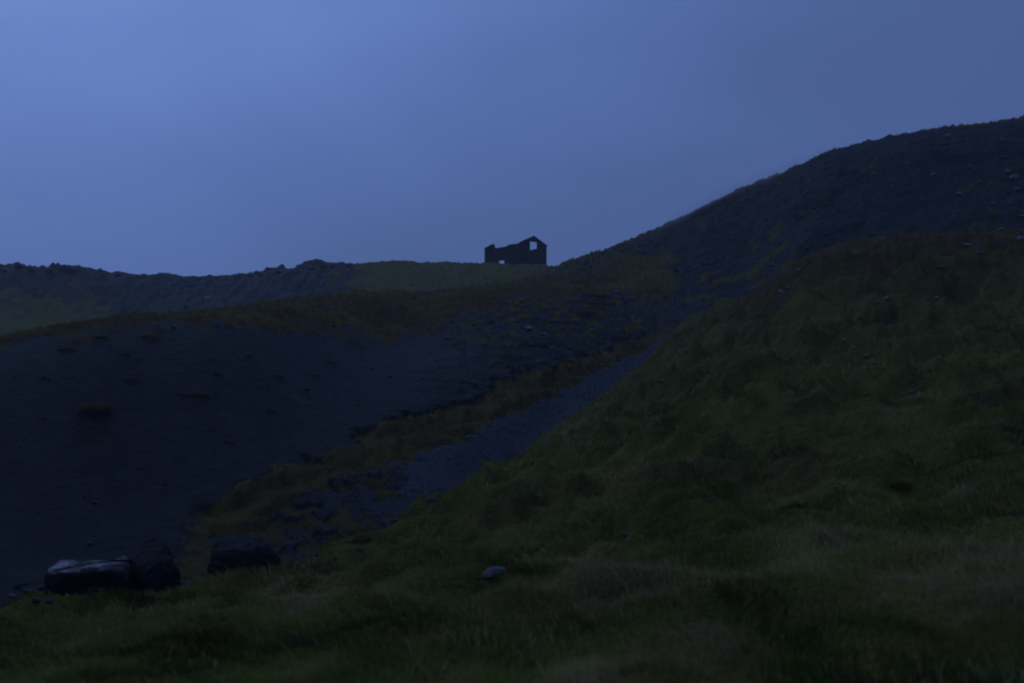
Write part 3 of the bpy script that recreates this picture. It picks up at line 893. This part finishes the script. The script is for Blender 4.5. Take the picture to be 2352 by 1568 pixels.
# ------------------------------------------------------------------ growing cover
for (n, y0, y1, hh, ww) in ((220000, 3.2, 13, 0.062, 0.0042), (130000, 9, 26, 0.075, 0.009), (90000, 20, 56, 0.10, 0.018)):
    x, y = scatter(n, y0, y1, 1.15 if y0 < 5 else 1.0)
    cov = sample(GMAT[0], x, y); s = sample(GMAT[4], x, y); hea = sample(GMAT[2], x, y); u = sample(GMAT[5], x, y)
    keep = (cov > 0.45) & (s < 4.02)
    for cx_, cy_, cr_ in CLEAR:      # nothing grows through a stone or right against its foot
        keep &= ((x - cx_) ** 2 + (y - cy_ + cr_ * 0.7) ** 2) > (cr_ * 1.25) ** 2
    cl = vnoise(x * 2.4, y * 2.4, 101) * 0.6 + vnoise(x * 7.5, y * 7.5, 103) * 0.4       # tussocks
    keep &= rng.random(n) < 0.25 + 1.2 * cl
    x, y, s, hea, cl, u = x[keep], y[keep], s[keep], hea[keep], cl[keep], u[keep]
    n = len(x)
    z = Hh(x, y)
    h = hh * rng.lognormal(0, 0.32, n) * (0.45 + 1.1 * cl)
    w = ww * rng.uniform(0.6, 1.4, n)
    wind = R(200) + 5.0 * (vnoise(x * 0.6, y * 0.6, 107) - 0.5) + rng.normal(0, 0.75, n)
    lean = np.clip(0.45 + 0.8 * vnoise(x * 0.9, y * 0.9, 109) + rng.normal(0, 0.3, n), 0.05, 1.7)
    tint = np.clip(0.42 + 0.6 * (vnoise(x * 0.45, y * 0.6, 111) - 0.5) + 1.0 * (vnoise(x * 1.3, y * 1.1, 112) - 0.5) + 0.4 * (vnoise(x * 3.1, y * 3.1, 113) - 0.5) + rng.normal(0, 0.13, n) + 0.12 * hea, 0, 1)
    straw = rng.random(n) < 0.05 * vnoise(x * 1.1, y * 1.1, 119) ** 2 * 3
    h = np.where(straw, h * 1.5, h); tint = np.where(straw, rng.uniform(0.8, 1, n), tint)
    br = rng.random(n) < hea * 0.8
    push((GR_V, GR_F, GR_L, GR_T), blades(x[~br], y[~br], z[~br], h[~br], w[~br], wind[~br], lean[~br], tint[~br]))
    push((HE_V, HE_F, HE_L, HE_T), blades(x[br], y[br], z[br], h[br] * 0.85, w[br] * 1.2, wind[br], lean[br], np.clip(tint[br], 0, 1)))

# mossy cover of the berm, the shelf, the bank and the right hill: shorter, broader tufts
x, y = scatter(190000, 14, 100, 0.6)
cov = sample(GMAT[0], x, y); s = sample(GMAT[4], x, y)
keep = (cov > 0.4) & (s > 4.05) & (rng.random(len(x)) < 0.3 + 0.9 * vnoise(x * 1.8, y * 1.8, 121))
x, y = x[keep], y[keep]
n = len(x)
dist = y
push((MO_V, MO_F, MO_L, MO_T), blades(x, y, Hh(x, y), 0.085 * rng.lognormal(0, 0.35, n) * np.clip(dist / 40, 0.6, 1.7), 0.0010 * dist * rng.uniform(0.5, 1.2, n),
     R(20) + rng.normal(0, 0.8, n), np.clip(rng.normal(0.9, 0.35, n), 0.1, 1.7), np.clip(0.45 + 0.7 * (vnoise(x * 0.8, y * 0.8, 123) - 0.5) + rng.normal(0, 0.14, n), 0, 1)))

for nm, store, mat, lab, cat in (
        ("grass", (GR_V, GR_F, GR_L, GR_T), M_GRASS, "wind combed green grass covering the foreground slope", "grass"),
        ("heather", (HE_V, HE_F, HE_L, HE_T), M_BROWN, "brown withered heather and dead grass among the green grass", "heather"),
        ("moss", (MO_V, MO_F, MO_L, MO_T), M_MOSS, "yellowish moss and short grass on the banks and hills", "moss")):
    me = np_mesh(nm, np.concatenate(store[0]), np.concatenate(store[1]), np.concatenate(store[2]))
    add_attr(me, "tint", np.concatenate(store[3]))
    roots = np.concatenate(store[0])[::5]
    add_land(me, np.repeat(land_normal(roots[:, 0], roots[:, 1]), 5, 0))
    o = link(nm, me, mat)
    tag(o, lab, cat, None, "stuff")


# ------------------------------------------------------------------ the ruin on the skyline
RS = 0.9408 / 9.388


def rz(px, py):
    """enlarged-crop pixel of the ruin to measuring pixel"""
    return 1150 * 0.9408 + px * RS, 540 * 0.9408 + py * RS


CY = 137.0
cu, cv = rz(1100, 1000)
CX = (cu - W0 / 2) / F * CY
GROUND = float(Hh(CX, CY + 1.5))
ruin = bpy.data.objects.new("ruined_building", None)
scene.collection.objects.link(ruin)
ruin.location = (CX, CY, GROUND)
tag(ruin, "roofless ruined building with an open gable window standing on the skyline ridge", "ruin")
d_front = Vector((-math.cos(R(24)), math.sin(R(24)), 0))        # long wall, left and away from the near corner
d_gable = Vector((math.cos(R(28)), math.sin(R(28)), 0))         # gable wall, right and away


def on_plane(px, py, org, dr):
    """where the sight line of a crop pixel meets a vertical wall plane: (metres along, height)"""
    u, v = rz(px, py)
    tx, tz = (u - W0 / 2) / F, (784 - v) / F
    nrm = Vector((-dr.y, dr.x, 0))
    t = nrm.dot(org) / nrm.dot(Vector((tx, 1, 0)))
    p = Vector((tx * t, t, EYE + tz * t))
    return (p - org).dot(dr), p.z - GROUND


def wall_mesh(name, outer, hole, org, dr, thick, mat, inward, hole_flat=None):
    """thick wall: outline and hole given in (along, height), filled face to face"""
    bm = bmesh.new()
    nrm = Vector((-dr.y, dr.x, 0)) * inward
    base = org - Vector((CX, CY, GROUND)); base.z = 0

    def ring(pts, off):
        return [bm.verts.new(base + dr * a + Vector((0, 0, h)) + nrm * off) for a, h in pts]
    loops = [outer] + ([hole] if hole else [])
    fr = [ring(l, 0.0) for l in loops]; bk = [ring(l, thick) for l in loops]
    for side in (fr, bk):
        es = []
        for r in side:
            es += [bm.edges.new((r[i], r[(i + 1) % len(r)])) for i in range(len(r))]
        bmesh.ops.triangle_fill(bm, use_beauty=True, use_dissolve=False, edges=es)
    for f_, b_ in zip(fr, bk):
        for i in range(len(f_)):
            j = (i + 1) % len(f_)
            bm.faces.new((f_[i], f_[j], b_[j], b_[i]))
    bmesh.ops.recalc_face_normals(bm, faces=bm.faces)
    me = bpy.data.meshes.new(name)
    bm.to_mesh(me); bm.free()
    return link(name, me, mat, ruin)


C0 = Vector((CX, CY, 0))
DEEP = -1.2
# long front wall with its broken sloping top and the low doorway
P = lambda x, y: on_plane(x, y, C0, d_front)
fl = P(308, 640)[0]
front_top = [P(1100, 505), P(1085, 515), P(1000, 527), P(940, 533), P(838, 553), P(828, 580), P(740, 597), P(640, 612), P(545, 630), P(470, 640), P(390, 645), P(308, 650)]
front_outer = [(0.0, DEEP)] + [(0.0, front_top[0][1])] + front_top[1:] + [(fl, DEEP)]
dl, dr_ = P(622, 914), P(760, 899)
front_hole = [(dl[0], -0.18), (dl[0], dl[1]), (dr_[0], dr_[1]), (dr_[0], -0.18)]
wall_mesh("front_wall", front_outer, front_hole, C0, d_front, 0.38, M_WALL, -1)
# gable wall with its window hole
G0 = C0 + d_gable * 0.0
Q = lambda x, y: on_plane(x, y, G0, d_gable)
gr = Q(1732, 600)[0]
g_outer = [(0.004, DEEP), (0.004, Q(1104, 515)[1]), Q(1180, 470), Q(1300, 410), Q(1440, 358), Q(1540, 425), Q(1650, 510), (gr, Q(1732, 575)[1]), (gr, DEEP)]
g_hole = [Q(1352, 472), Q(1510, 494), Q(1510, 640), Q(1352, 668)]
gw = wall_mesh("gable_wall", g_outer, g_hole, G0, d_gable, 0.06, M_WALL, 1)
# thickness of the gable splays open inside so the window stays clear from the valley
# coping along the two verges
def bar(name, a, b, org, dr, out, inn, hgt, mat):
    base = org - Vector((CX, CY, GROUND)); base.z = 0
    nrm = Vector((-dr.y, dr.x, 0))
    bm = bmesh.new()
    va = base + dr * a[0] + Vector((0, 0, a[1])); vb = base + dr * b[0] + Vector((0, 0, b[1]))
    up = Vector((0, 0, hgt))
    q = [va - nrm * out, va + nrm * inn, va + nrm * inn + up, va - nrm * out + up]
    r = [vb - nrm * out, vb + nrm * inn, vb + nrm * inn + up, vb - nrm * out + up]
    A = [bm.verts.new(p) for p in q]; B = [bm.verts.new(p) for p in r]
    bm.faces.new(A); bm.faces.new(B[::-1])
    for i in range(4):
        j = (i + 1) % 4
        bm.faces.new((A[j], A[i], B[i], B[j]))
    bmesh.ops.recalc_face_normals(bm, faces=bm.faces)
    bmesh.ops.bevel(bm, geom=list(bm.edges), offset=0.02, segments=1, affect='EDGES')
    me = bpy.data.meshes.new(name)
    bm.to_mesh(me); bm.free()
    return link(name, me, mat, ruin)


bar("coping", Q(1112, 508), Q(1440, 360), G0, d_gable, 0.06, 0.12, 0.13, M_COPING)
bar("coping", Q(1440, 360), Q(1752, 590), G0, d_gable, 0.06, 0.12, 0.13, M_COPING)
# far end wall: broken remnant of the other gable
E0 = C0 + d_front * (fl - 0.02)
S = lambda x, y: on_plane(x, y, E0, d_gable)
e_outer = [(0.01, DEEP), (0.01, S(312, 640)[1]), S(400, 595), S(500, 535), S(520, 570), S(536, 632), (S(545, 800)[0], 0.6), (S(545, 800)[0] + 0.15, DEEP)]
wall_mesh("end_wall", e_outer, None, E0, d_gable, 0.32, M_WALL, -1)
bar("coping", (-0.12, S(292, 648)[1]), S(498, 540), E0, d_gable, 0.36, 0.04, 0.10, M_COPING)

# ------------------------------------------------------------------ a wisp of mist trailing over the shoulder of the right hill
bm = bmesh.new()
for (u0, v0, u1, v1, d, ra, rb) in ((1530, 512, 1915, 352, 86.5, 1.0, 3.2),):
    a = Vector(((u0 - W0 / 2) / F * d, d, EYE + (784 - v0) / F * d)); b = Vector(((u1 - W0 / 2) / F * d, d, EYE + (784 - v1) / F * d))
    ax = (b - a).normalized(); dy = Vector((0, 1, 0)); nz_ = ax.cross(dy).normalized()
    r = bmesh.ops.create_icosphere(bm, subdivisions=4, radius=1.0)
    half = (b - a).length * 0.56
    for v in r["verts"]:
        c = v.co.copy()
        w = 1.0 + 0.25 * mnoise.noise(Vector((c.x * 3.0, c.z, u0)))
        v.co = (a + b) / 2 + ax * (c.x * half) + dy * (c.y * rb * w) + nz_ * (c.z * ra * w + 0.5 * ra * mnoise.noise(Vector((c.x * 1.7, 0.3, u0))))
me = bpy.data.meshes.new("mist")
bm.to_mesh(me); bm.free()
mm = bpy.data.materials.new("mist_air")
mm.use_nodes = True
nt = mm.node_tree
nt.nodes.clear()
mo = nt.nodes.new("ShaderNodeOutputMaterial")
mv = nt.nodes.new("ShaderNodeVolumePrincipled")
mv.inputs["Color"].default_value = (0.95, 0.96, 1.0, 1)
mv.inputs["Density"].default_value = 0.075
nt.links.new(mv.outputs[0], mo.inputs["Volume"])
tag(link("mist", me, mm), "thin wisp of mist along the shoulder of the right hill", "mist", None, "stuff")

# ------------------------------------------------------------------ evening haze
bm = bmesh.new()
bmesh.ops.create_cube(bm, size=1.0)
me = bpy.data.meshes.new("haze")
bm.to_mesh(me); bm.free()
hz = bpy.data.objects.new("haze", me)
scene.collection.objects.link(hz)
zmin, zmax = float(GZ.min()) - 1.0, max(float(GZ.max()), 20.0) + 3.0
xm = float(np.abs(GX).max()) + 5
hz.scale = (2 * xm, 1400 + 14 + 12, zmax - zmin)
hz.location = (0, (1400 - 14) / 2, (zmax + zmin) / 2)
hm = bpy.data.materials.new("haze_air")
hm.use_nodes = True
nt = hm.node_tree
nt.nodes.clear()
ho = nt.nodes.new("ShaderNodeOutputMaterial")
hv = nt.nodes.new("ShaderNodeVolumePrincipled")
hv.inputs["Color"].default_value = (0.9, 0.93, 1.0, 1)
hv.inputs["Density"].default_value = 0.00075
hv.inputs["Anisotropy"].default_value = 0.2
nt.links.new(hv.outputs[0], ho.inputs["Volume"])
me.materials.append(hm)
tag(hz, "thin blue evening haze filling the valley air", "haze", None, "stuff")
